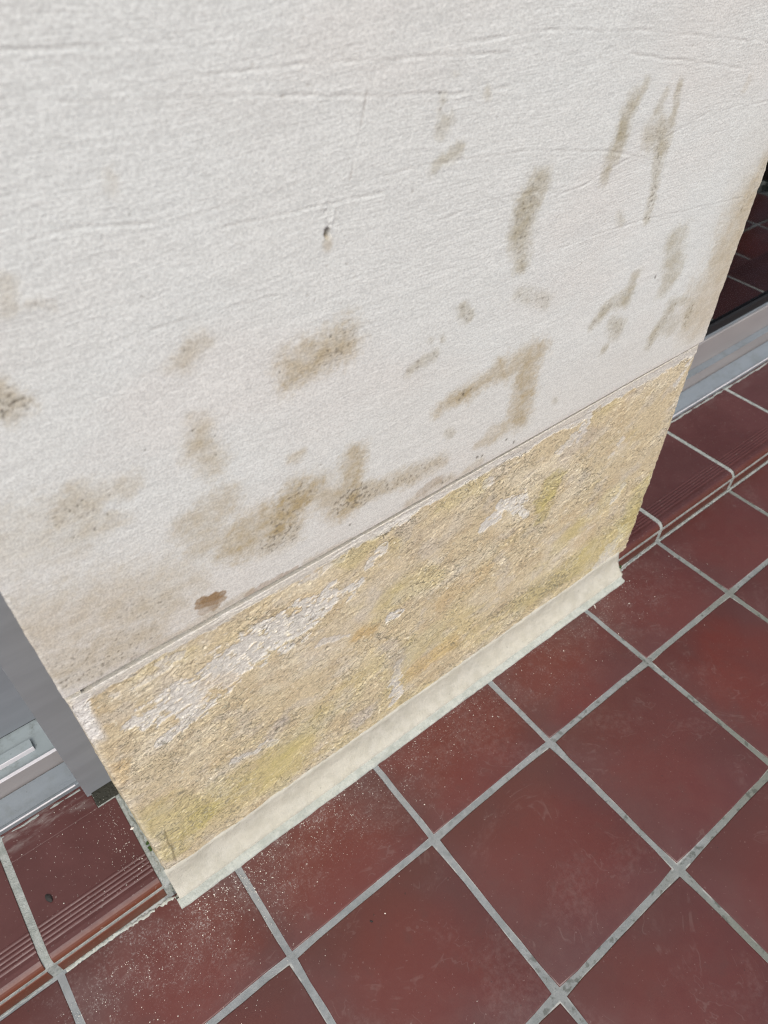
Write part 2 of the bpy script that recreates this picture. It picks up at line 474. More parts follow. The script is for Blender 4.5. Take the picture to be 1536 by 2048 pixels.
# ------------------------------------------------------------------ setting: floor
STAINS=[(-0.3073,0.7590,-0.2608,0.7627,0.0221,0.62,0,0.35),(-0.2719,0.7520,-0.2551,0.7704,0.0133,0.30,0,0.90),(-0.4030,0.8047,-0.3892,0.8121,0.0134,0.42,0,0.15),(-0.4024,0.7391,-0.4022,0.7286,0.0153,0.42,0,0.05),(-0.4020,0.7178,-0.3958,0.7008,0.0160,0.45,0,0.10),(-0.5285,0.8305,-0.5184,0.8137,0.0121,0.55,0,1.20),(-0.5308,0.8155,-0.5267,0.8135,0.0047,0.40,0,2.00),(-0.5205,0.7156,-0.5002,0.7112,0.0153,0.40,0,0.50),(-0.5069,0.7286,-0.4678,0.7174,0.0120,0.34,0,0.25),(-0.5099,0.6921,-0.4842,0.6871,0.0118,0.30,0,0.30),(-0.4217,0.6410,-0.3974,0.6511,0.0225,0.50,0,0.10),(-0.4246,0.6131,-0.4046,0.6098,0.0169,0.40,0,0.10),(-0.3854,0.5969,-0.3408,0.5959,0.0303,0.62,0,0.30),(-0.3408,0.5959,-0.3126,0.6166,0.0222,0.75,0,0.80),(-0.3555,0.5694,-0.3313,0.5754,0.0192,0.40,0,1.20),(-0.3042,0.6116,-0.2632,0.5766,0.0235,0.50,0,0.20),(-0.2500,0.6282,-0.2571,0.5655,0.0160,0.70,0,0.30),(-0.2632,0.5766,-0.2372,0.5721,0.0166,0.45,0,1.50),(-0.2339,0.5701,-0.1785,0.5605,0.0131,0.50,0,1.00),(-0.1785,0.5605,-0.1305,0.5566,0.0137,0.45,0,0.80),(-0.5784,0.6177,-0.4676,0.5770,0.0463,0.35,0,0.15),(-0.5677,0.7139,-0.5279,0.6983,0.0372,0.25,0,0.10),(-0.5718,0.5598,-0.4925,0.5355,0.0222,0.42,0,0.60),(-0.5179,0.5880,-0.4748,0.5677,0.0219,0.30,0,0.50),(-0.5707,0.5343,-0.5158,0.5235,0.0136,0.35,0,0.90),(-0.4382,0.5431,-0.4142,0.5360,0.0050,1.10,1,0.30),(-0.4405,0.5370,-0.4153,0.5297,0.0044,1.00,1,0.30),(-0.4400,0.5285,-0.4250,0.5253,0.0050,0.70,1,0.40),(-0.4974,0.5150,-0.3860,0.5173,0.0057,0.45,0,0.30),(-0.3892,0.5157,-0.3314,0.5133,0.0048,0.70,1,0.20),(-0.3184,0.5162,-0.2591,0.5120,0.0044,0.40,0,0.20),(-0.1733,0.5184,-0.1122,0.5230,0.0097,0.40,0,0.50),(-0.1267,0.5069,-0.0633,0.5201,0.0085,0.35,0,0.30),(-0.1587,0.5258,-0.1283,0.5281,0.0072,0.40,1,0.30),(-0.1367,0.6376,-0.0976,0.6395,0.0113,0.62,0,0.40),(-0.1049,0.6394,-0.0865,0.6392,0.0058,0.40,0,1.00),(-0.0976,0.6395,-0.0497,0.6450,0.0139,0.55,0,0.20),(-0.0497,0.6450,0.0117,0.6462,0.0182,0.55,0,0.15),(-0.0009,0.6446,-0.0017,0.6001,0.0206,0.60,0,0.25),(-0.0017,0.6001,-0.0022,0.5597,0.0217,0.62,0,0.40),(-0.0022,0.5597,-0.0473,0.5536,0.0135,0.50,0,0.30),(-0.0470,0.5510,-0.0716,0.5521,0.0066,0.40,0,0.10),(-0.0311,0.8456,-0.0439,0.8282,0.0170,0.60,2,0.50),(-0.0439,0.8282,-0.0449,0.7998,0.0164,0.55,2,0.70),(-0.0449,0.7998,-0.0455,0.7850,0.0121,0.35,2,0.50),(-0.0397,0.7730,-0.0395,0.7651,0.0113,0.50,2,0.50),(0.0971,0.9047,0.0863,0.8852,0.0070,0.40,2,0.30),(0.0830,0.8880,0.0792,0.8644,0.0131,0.58,2,0.40),(0.0792,0.8644,0.0725,0.8474,0.0135,0.55,2,0.30),(0.0702,0.8409,0.0673,0.8272,0.0088,0.45,2,0.20),(0.1564,0.8958,0.1581,0.8629,0.0057,0.50,2,0.40),(0.1359,0.8940,0.1284,0.8753,0.0062,0.35,2,0.30),(0.1338,0.8535,0.1551,0.8419,0.0172,0.50,2,0.60),(0.1554,0.8634,0.1518,0.8402,0.0093,0.50,2,0.40),(0.1541,0.8348,0.1572,0.7984,0.0097,0.42,2,0.60),(0.1597,0.7925,0.1602,0.7622,0.0074,0.42,2,0.90),(0.1060,0.7793,0.1138,0.7691,0.0064,0.25,2,0.40),(-0.1575,0.9383,-0.1573,0.9366,0.0034,0.30,2,0.80),(-0.1595,0.9318,-0.1600,0.9249,0.0021,0.25,2,0.80),(-0.1557,0.9159,-0.1507,0.9178,0.0074,0.40,2,0.50),(-0.1354,0.8968,-0.1614,0.8883,0.0060,0.45,2,0.50),(-0.1101,0.9337,-0.1071,0.9314,0.0040,0.30,2,0.50),(-0.1452,0.9521,-0.1436,0.9512,0.0021,0.30,2,0.50),(0.3771,0.7239,0.3617,0.6649,0.0381,0.42,0,0.25),(0.3755,0.6609,0.3406,0.5991,0.0457,0.36,0,0.15),(0.3918,0.6123,0.3603,0.5609,0.0322,0.30,0,0.20),(0.3878,0.7677,0.3910,0.7106,0.0183,0.45,0,0.40),(0.3767,0.7335,0.3733,0.7120,0.0111,0.40,0,0.90),(0.2320,0.7126,0.2470,0.6692,0.0209,0.50,2,0.20),(0.2470,0.6692,0.2358,0.6490,0.0127,0.35,2,0.30),(0.1661,0.6885,0.1628,0.6601,0.0110,0.50,2,0.40),(0.1560,0.6658,0.1170,0.6595,0.0126,0.50,2,0.50),(0.1170,0.6595,0.1027,0.6480,0.0083,0.40,2,0.60),(0.1458,0.6286,0.1638,0.6183,0.0133,0.42,2,0.60),(0.1379,0.6016,0.1401,0.6007,0.0072,0.45,2,0.70),(0.2717,0.6155,0.2508,0.5780,0.0138,0.50,2,0.60),(0.2508,0.5780,0.2458,0.5644,0.0101,0.45,2,0.60),(0.3223,0.5902,0.3247,0.5739,0.0115,0.45,2,0.90),(0.2772,0.5797,0.2950,0.5770,0.0123,0.35,2,0.40),(0.2634,0.6220,0.3000,0.6131,0.0098,0.35,2,0.40),(-0.1162,0.7442,-0.1064,0.7336,0.0074,0.45,2,0.70),(-0.1487,0.7074,-0.1614,0.7057,0.0075,0.40,2,0.50),(-0.1709,0.7050,-0.1815,0.7025,0.0067,0.45,2,0.70),(-0.1564,0.7274,-0.1537,0.7253,0.0036,0.30,2,0.60),(-0.1395,0.7237,-0.1380,0.7203,0.0037,0.40,2,0.70),(-0.0356,0.7339,0.0101,0.7125,0.0096,0.25,2,0.60),(-0.1226,0.5966,-0.1182,0.5894,0.0067,0.35,2,0.50),(0.0602,0.5574,0.0627,0.5547,0.0054,0.25,2,0.50),(-0.3221,0.6638,-0.3112,0.6629,0.0068,0.40,0,0.30),(-0.4999,0.9006,-0.5023,0.8817,0.0076,0.28,0,0.10),(-0.4889,0.8811,-0.4752,0.8749,0.0037,0.22,0,0.10),(-0.4214,0.9439,-0.4211,0.9336,0.0047,0.18,0,0.10),(0.2820,0.8694,0.2857,0.8784,0.0057,0.15,0,0.00),]
PLINTH_MARKS=[(-0.2526,0.4233,-0.3035,0.4222,0.0132,0.90,0),(-0.2962,0.4259,-0.3527,0.4149,0.0271,1.00,0),(-0.3465,0.4095,-0.3982,0.4210,0.0325,1.00,0),(-0.3982,0.4210,-0.4629,0.4081,0.0340,1.00,0),(-0.4629,0.4081,-0.5162,0.4074,0.0227,0.90,0),(-0.5181,0.3991,-0.5391,0.4173,0.0124,0.70,0),(-0.4514,0.3697,-0.5101,0.3567,0.0152,0.70,0),(-0.3260,0.4810,-0.2651,0.4797,0.0076,0.40,0),(-0.4871,0.4845,-0.4670,0.4748,0.0091,0.40,0),(0.0222,0.3975,0.0378,0.3930,0.0168,0.90,0),(-0.0020,0.3977,-0.0285,0.3849,0.0144,1.00,0),(-0.0090,0.4117,0.0503,0.3551,0.0085,0.80,0),(-0.0409,0.4718,-0.0271,0.4682,0.0093,0.50,0),(-0.1624,0.4970,-0.2147,0.4924,0.0129,0.60,0),(-0.2147,0.4620,-0.2335,0.4482,0.0099,0.60,0),(-0.1977,0.3112,-0.1848,0.3094,0.0090,0.80,0),(-0.2633,0.3318,-0.3086,0.3501,0.0072,0.50,0),(0.1519,0.4838,0.1445,0.4565,0.0126,0.70,0),(0.1264,0.4656,0.0994,0.4526,0.0125,0.50,0),(0.2478,0.3946,0.2391,0.3691,0.0097,0.40,0),(0.3833,0.5004,0.3695,0.4521,0.0096,0.60,0),(0.3068,0.2664,0.2897,0.2413,0.0113,0.60,0),(0.3707,0.2050,0.3604,0.1207,0.0408,0.00,0),(-0.5770,0.5022,-0.5743,0.4619,0.0071,1.40,0),(-0.5743,0.4619,-0.5774,0.4251,0.0050,0.90,0),(-0.1772,0.1803,-0.1850,0.0888,0.0120,0.70,0),(-0.3845,0.1958,-0.4495,0.2199,0.0096,0.60,0),(-0.4797,0.4683,-0.5385,0.4710,0.0064,0.30,0),(0.3480,0.1153,0.3109,0.0565,0.0230,0.70,0),(-0.2846,0.5020,-0.1393,0.4996,0.0063,0.60,0),(-0.1393,0.4996,0.1504,0.4889,0.0083,0.60,0),(0.1473,0.4989,0.3733,0.4957,0.0098,0.50,0),(-0.5580,0.5092,-0.2979,0.5030,0.0045,0.40,0),(0.1006,0.3855,0.0893,0.3671,0.0190,1.30,1),(0.0968,0.3575,0.0928,0.3284,0.0162,0.80,1),(0.3766,0.2077,0.3756,0.1378,0.0376,0.90,1),(0.3851,0.1317,0.2637,0.1181,0.0476,0.60,1),(0.2956,0.2613,0.2575,0.2607,0.0193,0.50,1),(0.1121,0.1069,0.2233,0.1195,0.0356,0.50,1),(-0.4144,0.1457,-0.4898,0.1565,0.0359,0.60,1),(-0.3965,0.0905,-0.3580,0.1349,0.0327,0.70,1),(-0.5277,0.1494,-0.5688,0.2124,0.0361,0.70,1),(-0.5165,0.1322,-0.5652,0.1088,0.0272,0.80,1),(-0.3207,0.1781,-0.3873,0.1708,0.0290,0.50,1),(-0.1776,0.1938,-0.1197,0.1933,0.0347,0.50,1),(-0.1984,0.3635,-0.1292,0.3421,0.0233,0.50,1),(-0.2651,0.4797,-0.2293,0.4809,0.0157,0.60,1),(-0.1056,0.4793,-0.0545,0.4752,0.0178,0.50,1),(0.1922,0.2307,0.1598,0.2158,0.0217,0.50,1),(0.0467,0.1387,0.1070,0.1316,0.0250,0.90,2),(0.1566,0.1029,0.1884,0.1038,0.0210,0.90,2),(0.0253,0.1289,0.0071,0.1373,0.0134,0.80,2),(-0.5573,0.4860,-0.5495,0.4870,0.0054,0.60,2),(-0.2437,0.3146,-0.2314,0.3095,0.0135,0.70,3),(-0.5771,0.3580,-0.5756,0.3317,0.0130,0.50,3),(-0.1465,0.1371,-0.0748,0.1398,0.0224,0.50,3),(-0.0283,0.2780,-0.0872,0.2766,0.0225,0.35,3),(-0.4534,0.3932,-0.4358,0.3858,0.0151,0.30,3),(-0.3804,0.2318,-0.3933,0.2200,0.0134,0.60,4),(-0.2529,0.1022,-0.2433,0.1067,0.0190,0.70,4),(0.1538,0.4426,0.1139,0.4357,0.0193,0.50,4),(-0.1969,0.2497,-0.1772,0.1803,0.0155,0.60,4),(-0.2147,0.3864,-0.3093,0.3399,0.0269,0.30,4),(-0.1004,0.4219,-0.1675,0.4294,0.0273,0.25,4),]
SCRATCHES=[[(-0.4596,1.0116),(-0.4214,1.0094),(-0.4082,1.0071)],[(-0.3718,0.9848),(-0.3186,0.9817),(-0.2820,0.9789),(-0.2128,0.9720)],[(-0.4671,0.9910),(-0.4013,0.9786),(-0.3547,0.9726),(-0.3205,0.9681),(-0.2135,0.9487)],[(-0.2136,0.9715),(-0.0908,0.9583)],[(0.0627,0.9343),(0.1509,0.9173),(0.2560,0.8939)],[(-0.2135,0.9490),(-0.1407,0.9382),(-0.0864,0.9332)],[(-0.0478,0.8246),(0.0345,0.8277),(0.1365,0.8434),(0.2228,0.8579),(0.3404,0.8483)],[(-0.2132,0.8944),(-0.1356,0.8884),(-0.0457,0.8771),(0.0435,0.8573),(0.1287,0.8329)],[(-0.0230,0.7705),(0.1355,0.7632),(0.2835,0.7446),(0.3569,0.7353)],[(-0.2281,0.9553),(-0.2342,0.9339),(-0.2452,0.8982)],[(-0.3862,0.9042),(-0.3295,0.9063),(-0.2887,0.9067)],[(-0.3514,0.8914),(-0.2686,0.8856),(-0.2132,0.8812)],[(-0.0887,0.7753),(-0.0878,0.7826),(-0.0823,0.7849)],[(-0.4343,0.9094),(-0.4331,0.9019)],[(-0.2688,0.8812),(-0.2685,0.8724)],[(-0.2594,0.8795),(-0.2584,0.8716)],[(-0.1526,0.8433),(-0.0820,0.8446),(0.0061,0.8321)],[(-0.1530,0.9720),(-0.0470,0.9675),(0.0859,0.9495),(0.2980,0.9115)],[(-0.4199,0.8371),(-0.3735,0.8342),(-0.3143,0.8281)],[(-0.4763,0.9182),(-0.4402,0.9167),(-0.3963,0.9066)],]
PITS=[(-0.2677,0.8633,0.0023),(0.2110,0.6740,0.0026),(-0.4066,0.7402,0.0016),(-0.4136,0.7213,0.0014),(-0.3910,0.7066,0.0016),(-0.3890,0.7256,0.0010),(-0.5145,0.7162,0.0017),(-0.5082,0.7177,0.0017),(-0.5035,0.7202,0.0015),(-0.4901,0.6966,0.0016),(-0.5030,0.6876,0.0016),(-0.5199,0.6896,0.0015),(-0.5168,0.7187,0.0010),(-0.4833,0.7135,0.0011),(-0.5288,0.8166,0.0020),(-0.5193,0.8207,0.0014),(-0.5146,0.8152,0.0015),(-0.5163,0.8152,0.0010),(-0.5181,0.8375,0.0008),(-0.5228,0.8199,0.0010),(-0.3984,0.8114,0.0014),(-0.3982,0.8005,0.0012),(-0.3220,0.7602,0.0012),(-0.2691,0.7743,0.0015),(-0.4147,0.9173,0.0006),(-0.3153,0.9271,0.0007),(-0.3458,0.6884,0.0011),(-0.5497,0.7481,0.0008),(-0.4471,0.7415,0.0009),(-0.1602,0.9415,0.0015),(-0.1026,0.6384,0.0025),(-0.1079,0.6342,0.0022),(-0.0206,0.5337,0.0026),(-0.0055,0.5220,0.0031),(-0.0689,0.5311,0.0030),(-0.0603,0.5289,0.0026),(-0.1238,0.5207,0.0025),(-0.2582,0.5356,0.0022)]
PLINTH_PITS=[(-0.3459,0.3806,0.0029),(-0.2984,0.3322,0.0032),(-0.3838,0.2223,0.0043),(-0.2036,0.4808,0.0032),(-0.2073,0.4816,0.0024),(-0.3336,0.3599,0.0017),(-0.4453,0.4686,0.0020),(-0.3709,0.4811,0.0021),(0.3518,0.2697,0.0043),(-0.2975,0.2830,0.0019)]
CRACK=[(-0.5604,0.1681),(-0.5622,0.1382),(-0.5626,0.1043),(-0.5643,0.0801),(-0.5647,0.0642)]
BIG=[(-0.5937, 0.0121, 0.049, 0.003), (0.2695, -0.1135, 0, 0.002), (0.2709, -0.111, 0, 0.0018), (0.4136, -0.1003, 0, 0.0016), (0.3716, -0.1129, 0, 0.0015), (-0.2278, -0.203, 0, 0.0012), (-0.3692, -0.2855, 0, 0.0013), (-0.2288, -0.1934, 0, 0.0008), (0.3269, -0.1477, 0, 0.0012), (0.3789, -0.1669, 0, 0.001)]
GRIT=[(-0.7209, -0.0059, 0.0495, 0.0042), (-0.39, -0.282, 0, 0.0018)]
GRITLAB=['dark oval bit of grit lying on the ribbed step tile at the left door','black speck of grit on the bare floor tile in front of the fillet']


floor = link('floor', pydata('floor', [(-30, -30, -.0016), (30, -30, -.0016), (30, -.0781, -.0016), (-30, -.0781, -.0016)], [(0, 1, 2, 3)]), M['grout'], kind='structure')

def tile_mesh(seed, w=.2402, d=.2402, th=.010):
    rs = np.random.RandomState(seed)
    n = 7
    hw, hd = w / 2, d / 2
    pts = []
    for a, b in (((-hw, -hd), (hw, -hd)), ((hw, -hd), (hw, hd)), ((hw, hd), (-hw, hd)), ((-hw, hd), (-hw, -hd))):
        for i in range(n):
            q = i / n
            pts.append((a[0] + (b[0] - a[0]) * q, a[1] + (b[1] - a[1]) * q))
    pts = np.array(pts)
    c = 1 - .0016 / np.abs(pts).max(axis=1, keepdims=True) * (np.abs(pts).min(axis=1, keepdims=True) > .9 * hw)
    pts = pts * c + rs.uniform(-.00055, .00055, pts.shape)
    N = len(pts)
    v, f = [], []
    for k, (ins, z) in enumerate(((0, -th), (0, -.0011), (.0007, -.0003), (.0019, 0))):
        q = pts * (1 - ins / np.array([hw, hd]))
        v += [(a, b, z) for a, b in q]
    v.append((0, 0, rs.uniform(-.0002, .0002)))
    for k in range(3):
        for i in range(N):
            j = (i + 1) % N
            f.append((k * N + i, k * N + j, (k + 1) * N + j, (k + 1) * N + i))
    for i in range(N):
        f.append((3 * N + i, 3 * N + (i + 1) % N, 4 * N))
    me = pydata('tile', v, f, True)
    me.materials.append(M['tile'])
    return me

TM = [tile_mesh(s) for s in range(6)]
TC = [tile_mesh(20 + s, .2402, .1612) for s in range(3)]
for i in range(-5, 9):
    o = bpy.data.objects.new('tile', random.choice(TC)); COL.objects.link(o); o.parent = floor
    o.location = ((i + .5) * PITCH, -.0845 - .16025, random.uniform(-.0004, .0003))
    o.location.y = -(.0845 + .2445) / 2
    o.rotation_euler = (random.uniform(-.0012, .0012), random.uniform(-.0012, .0012), random.uniform(-.002, .002))
    for j in range(1, 6):
        o = bpy.data.objects.new('tile', random.choice(TM)); COL.objects.link(o); o.parent = floor
        o.location = ((i + .5) * PITCH + random.uniform(-.0006, .0006), -(j + .5) * PITCH + random.uniform(-.0006, .0006), random.uniform(-.0006, .0004))
        o.rotation_euler = (random.uniform(-.0015, .0015), random.uniform(-.0015, .0015), random.uniform(-.003, .003) + random.choice((0, math.pi)))

# ------------------------------------------------------------------ setting: the low step in front of both doors
def step_profile(inset=0.0, back=.155):
    """tread with five ribs and a rounded nosing; (y, z), closed"""
    i = inset
    p = [(back, HS - .012), (back, HS - i)]
    if i == 0:
        for k in range(5):
            y = -.0300 - k * .0063
            p += [(y + .0019, HS), (y + .0008, HS + .0004), (y - .0008, HS + .0004), (y - .0019, HS), (y - .0031, HS - .0008)]
    p += [(-.0640, HS - i)]
    r = .0125
    for k in range(1, 7):
        a = k / 6 * math.pi / 2
        p.append((-.0670 - r * math.sin(a) + i, HS - r + r * math.cos(a) - i * .5))
    p.append((-.0670 + .002, HS - r))
    return p

def riser_profile(inset=0.0):
    return [(-.066, .0015), (-.066, .0275), (YR + .0006 + inset, .0275), (YR - .0004 + inset, .0265), (YR - .0004 + inset, .0025), (YR + .0004 + inset, .0015)]

core = [(.155, -.02), (.155, HS - .0018), (-.064, HS - .0018), (-.0715, HS - .004), (-.0765, HS - .010), (YR + .0004, HS - .0155), (YR + .0004, -.02)]
step = link('step', extrude_x('step', core, -3.0, 4.5), M['strip'], kind='structure')

def step_pair(x0, x1, cut=False):
    if cut:
        a = extrude_x('tread_tile', step_profile(0, .0705), x0, x1)
        o = link('tread_tile', a, M['step'], step)
        bm = bmesh.new(); bm.from_mesh(a)
        r = bmesh.ops.create_cube(bm, size=1)
        for v in r['verts']:
            v.co = Vector((x0 + (v.co.x + .5) * (-.6205 - x0), .0705 + (v.co.y + .5) * .0845, HS - .012 + (v.co.z + .5) * .012))
        # the strip left standing beside the notch is one piece with the tile
        bm.to_mesh(a); bm.free()
    else:
        o = link('tread_tile', extrude_x('tread_tile', step_profile(0), x0, x1), M['step'], step)
    bv = o.modifiers.new('bevel', 'BEVEL'); bv.width = .0006; bv.segments = 1; bv.limit_method = 'ANGLE'; bv.angle_limit = R(60)
    r = link('riser_tile', extrude_x('riser_tile', riser_profile(), x0 + .001, x1 - .001), M['step'], step)
    bv = r.modifiers.new('bevel', 'BEVEL'); bv.width = .0006; bv.segments = 1; bv.limit_method = 'ANGLE'; bv.angle_limit = R(60)
step_pair(-.7455, -.5945, True)
for i in range(-8, -3):
    step_pair((i) * PITCH + .0055, (i + 1) * PITCH - .0065)
step_pair(.3680, 2 * PITCH - .0055)
for i in range(2, 9):
    step_pair(i * PITCH + .0055, (i + 1) * PITCH - .0055)

# wet dirt in the notch that was cut out round the door post
def lump(name, pts, rad, mat, parent, seed, sub=2, sq=(1, 1, .5)):
    bm = bmesh.new()
    rs = np.random.RandomState(seed)
    for p in pts:
        r = bmesh.ops.create_icosphere(bm, subdivisions=sub, radius=1)
        k = rad * rs.uniform(.6, 1.2)
        rot = rs.uniform(0, 6.28)
        for v in r['verts']:
            c = Vector((v.co.x * sq[0] * k, v.co.y * sq[1] * k, v.co.z * sq[2] * k)) * rs.uniform(.8, 1.15)
            v.co = Vector((c.x * math.cos(rot) - c.y * math.sin(rot) + p[0], c.x * math.sin(rot) + c.y * math.cos(rot) + p[1], c.z + p[2]))
    me = bpy.data.meshes.new(name); bm.to_mesh(me); bm.free()
    return link(name, me, mat, parent)

rs = np.random.RandomState(5)
hole = link('notch_bed', boxes('notch_bed', [(-.6200, -.584, .0725, .150, HS - .0017, HS - .0012)]), M['dirt'], step)
d = lump('dirt', [(rs.uniform(-.618, -.588), rs.uniform(.074, .094), HS - .001) for _ in range(46)], .0026, M['dirt'], step, 3, 1)
d['kind'] = 'stuff'
link('notch_edge', boxes('notch_edge', [(-.6200, -.5935, .0706, .0728, HS - .010, HS - .0006)], .0004), M['strip'], step)

# ------------------------------------------------------------------ the pier
pier = empty('pier', (0, 0, 0))
tag(pier, 'white rendered wall pier with mould stains above a flaking tan plinth between the two doors', 'pillar')

def wall_path(yf, r, ds, side, dside):
    """points along left flank, front and right flank: x, y, nx, ny, u"""
    P = []
    ys = np.arange(side, yf + r, -dside)
    for y in ys: P.append((XL, y, -1, 0, XL - (y - yf)))
    for a in np.linspace(0, math.pi / 2, 5):
        P.append((XL + r - r * math.cos(a), yf + r - r * math.sin(a), -math.cos(a), -math.sin(a), XL - r + 2 * r * a / math.pi * 1.0))
    for x in np.arange(XL + r + ds, XR - r - ds * .5, ds): P.append((x, yf, 0, -1, x))
    for a in np.linspace(0, math.pi / 2, 5):
        P.append((XR - r + r * math.sin(a), yf + r - r * math.cos(a), math.sin(a), -math.cos(a), XR + 2 * r * a / math.pi))
    for y in ys[::-1]: P.append((XR, y, 1, 0, XR + (y - yf)))
    return np.array(P)

def sheet(name, P, zs, disp, col, mat, parent, ZM=None, alpha=None):
    nu, nz = len(P), len(zs)
    X = P[:, 0][None, :] + P[:, 2][None, :] * disp
    Y = P[:, 1][None, :] + P[:, 3][None, :] * disp
    Z = np.repeat(zs[:, None], nu, 1) if ZM is None else ZM
    co = np.stack([X, Y, Z], -1).reshape(-1, 3).astype(np.float32)
    i = np.arange(nz - 1)[:, None] * nu + np.arange(nu - 1)[None, :]
    q = np.stack([i, i + 1, i + 1 + nu, i + nu], -1).reshape(-1, 4)
    me = bpy.data.meshes.new(name)
    me.vertices.add(len(co)); me.vertices.foreach_set('co', co.ravel())
    me.loops.add(q.size); me.loops.foreach_set('vertex_index', q.ravel().astype(np.int32))
    me.polygons.add(len(q))
    me.polygons.foreach_set('loop_start', np.arange(0, q.size, 4, dtype=np.int32))
    me.polygons.foreach_set('loop_total', np.full(len(q), 4, dtype=np.int32))
    me.polygons.foreach_set('use_smooth', np.ones(len(q), dtype=bool))
    me.update(calc_edges=True)
    ca = me.color_attributes.new('Col', 'FLOAT_COLOR', 'POINT')
    c4 = np.ones((len(co), 4), np.float32); c4[:, :3] = col.reshape(-1, 3)
    if alpha is not None:
        c4[:, 3] = alpha.ravel()
    ca.data.foreach_set('color', c4.ravel())
    return link(name, me, mat, parent)

def lerp(a, b, t):
    return a * (1 - t[..., None]) + np.array(b) * t[..., None]

GZ = .5125             # lower edge of the upper coat

# upper render coat
YU = YW - .0026
P = wall_path(YU, .0022, .0013, .30, .004)
zs = np.concatenate([[GZ - .0002, GZ - .0002, GZ + .0002, GZ + .0007, GZ + .0013], np.arange(GZ + .0025, 1.10, .0013), np.linspace(1.12, 2.6, 60)])
U, Z = np.meshgrid(P[:, 4], zs)
ed = np.minimum(U - XL, XR - U)
disp = .0010 * fbm(U * 5, Z * 5, 3, 11) + .00018 * fbm(U * 22, Z * 40, 3, 12) + .00012 * fbm(U * 40, Z * 190, 3, 13)
low = np.array([-.006, -.0012, -.0004, 0, 0])
disp[:5] += low[:, None]
groove_wob = .0009 * fbm(U[0] * 14, U[0] * 0 + 3.3, 3, 14)
Zw = Z.copy()
rim = sstep(.006, .0, np.abs(ed)) * (.0012 * fbm(U * 0 + 1.5, Z * 90, 3, 15))
disp += rim
CR = np.zeros(U.shape)
for s in SCRATCHES:
    for (x1, z1), (x2, z2) in zip(s[:-1], s[1:]):
        lo, hi = min(z1, z2) - .02, max(z1, z2) + .02
        rws = np.where((zs > lo) & (zs < hi))[0]
        if len(rws) == 0: continue
        a, b = rws[0], rws[-1] + 1
        wob = .002 * fbm(U[a:b] * 20, Z[a:b] * 0 + 5, 2, 16)
        dd = capsule(U[a:b], Z[a:b] + wob, x1, z1, x2, z2)
        disp[a:b] -= .00048 * np.exp(-(dd / .0010) ** 2) * (.15 + .85 * sstep(-.3, .3, fbm(U[a:b] * 30, Z[a:b] * 30, 2, 17)))
        disp[a:b] += .00010 * np.exp(-((dd - .0022) / .0012) ** 2)
        CR[a:b] = np.maximum(CR[a:b], np.exp(-(dd / .0008) ** 2) * (.8 if s is SCRATCHES[9] else .22) * sstep(-.35, .2, fbm(U[a:b] * 45, Z[a:b] * 45, 2, 18)))
base = np.array([.690, .712, .690])
col = np.ones(U.shape + (3,)) * base
cool = sstep(-.15, .35, fbm(U * 3.2 + 3, Z * 5, 4, 21))
col = lerp(col, (.700, .732, .716), cool * .6)
warm = sstep(-.1, .4, fbm(U * 3 - 5, Z * 6, 4, 22))
col = lerp(col, (.700, .678, .640), warm * .4)
streak = fbm(U * 9, Z * 120, 3, 23)
col *= (1 + .045 * streak)[..., None]
col = lerp(col, (.40, .385, .36), CR)
# broad warm tint, stronger towards the lower left
low_tint = sstep(.80, .50, Z + .10 * fbm(U * 5, Z * 5, 3, 24) + (U + .6) * .10)
col = lerp(col, (.60, .535, .455), low_tint * .30)
KC = {0: (.425, .345, .205), 1: (.30, .205, .115), 2: (.390, .350, .240)}
acc = {0: np.zeros(U.shape), 1: np.zeros(U.shape), 2: np.zeros(U.shape)}
spk = np.zeros(U.shape)
wx = .010 * fbm(U * 26, Z * 26, 4, 25); wz = .010 * fbm(U * 26 + 40, Z * 26, 4, 26)
fx = .0026 * fbm(U * 190, Z * 190, 2, 27); fz = .0026 * fbm(U * 190 + 9, Z * 190, 2, 28)
rag = fbm(U * 55, Z * 70, 4, 71, .6); rag2 = fbm(U * 210, Z * 240, 3, 72, .65)
mott = .78 + .75 * fbm(U * 48, Z * 62, 5, 29, .65)
for (x1, z1, x2, z2, r, st, kd, sp) in STAINS:
    lo, hi = min(z1, z2) - 3 * r - .02, max(z1, z2) + 3 * r + .02
    rws = np.where((zs > lo) & (zs < hi))[0]
    a, b = rws[0], rws[-1] + 1
    wk = min(1.0, r / .012)
    dd = capsule(U[a:b] + wx[a:b] * wk + fx[a:b], Z[a:b] + wz[a:b] * wk + fz[a:b], x1, z1, x2, z2)
    q = (r - dd) / max(r, .006) + (.50 * rag[a:b] + .42 * rag2[a:b]) * (.5 if kd == 1 else 1)
    mk = sstep(-.10, .16, q) if kd == 1 else sstep(-.55, .75, q)
    acc[kd][a:b] = np.maximum(acc[kd][a:b], mk * st * mott[a:b]) + .15 * np.minimum(acc[kd][a:b], mk * st)
    spk[a:b] = np.maximum(spk[a:b], sstep(r * 1.15, r * .35, dd) * sp)
tot = np.clip(acc[0] * 1.25, 0, 1)
col = lerp(col, KC[0], tot)
col = lerp(col, KC[2], np.clip(acc[2] * 1.3, 0, 1))
col = lerp(col, KC[1], np.clip(acc[1], 0, 1))
sn = fbm(U * 210, Z * 260, 3, 31)
dots = sstep(.28, .52, sn + .22 * np.minimum(spk, 1.6) - .06) * np.clip(spk * 1.3, 0, 1)
col = lerp(col, (.17, .15, .115), dots * .72)
sn2 = fbm(U * 120, Z * 150, 3, 32)
col = lerp(col, (.24, .205, .155), sstep(.15, .5, sn2) * np.clip(spk, 0, 1) * .38)
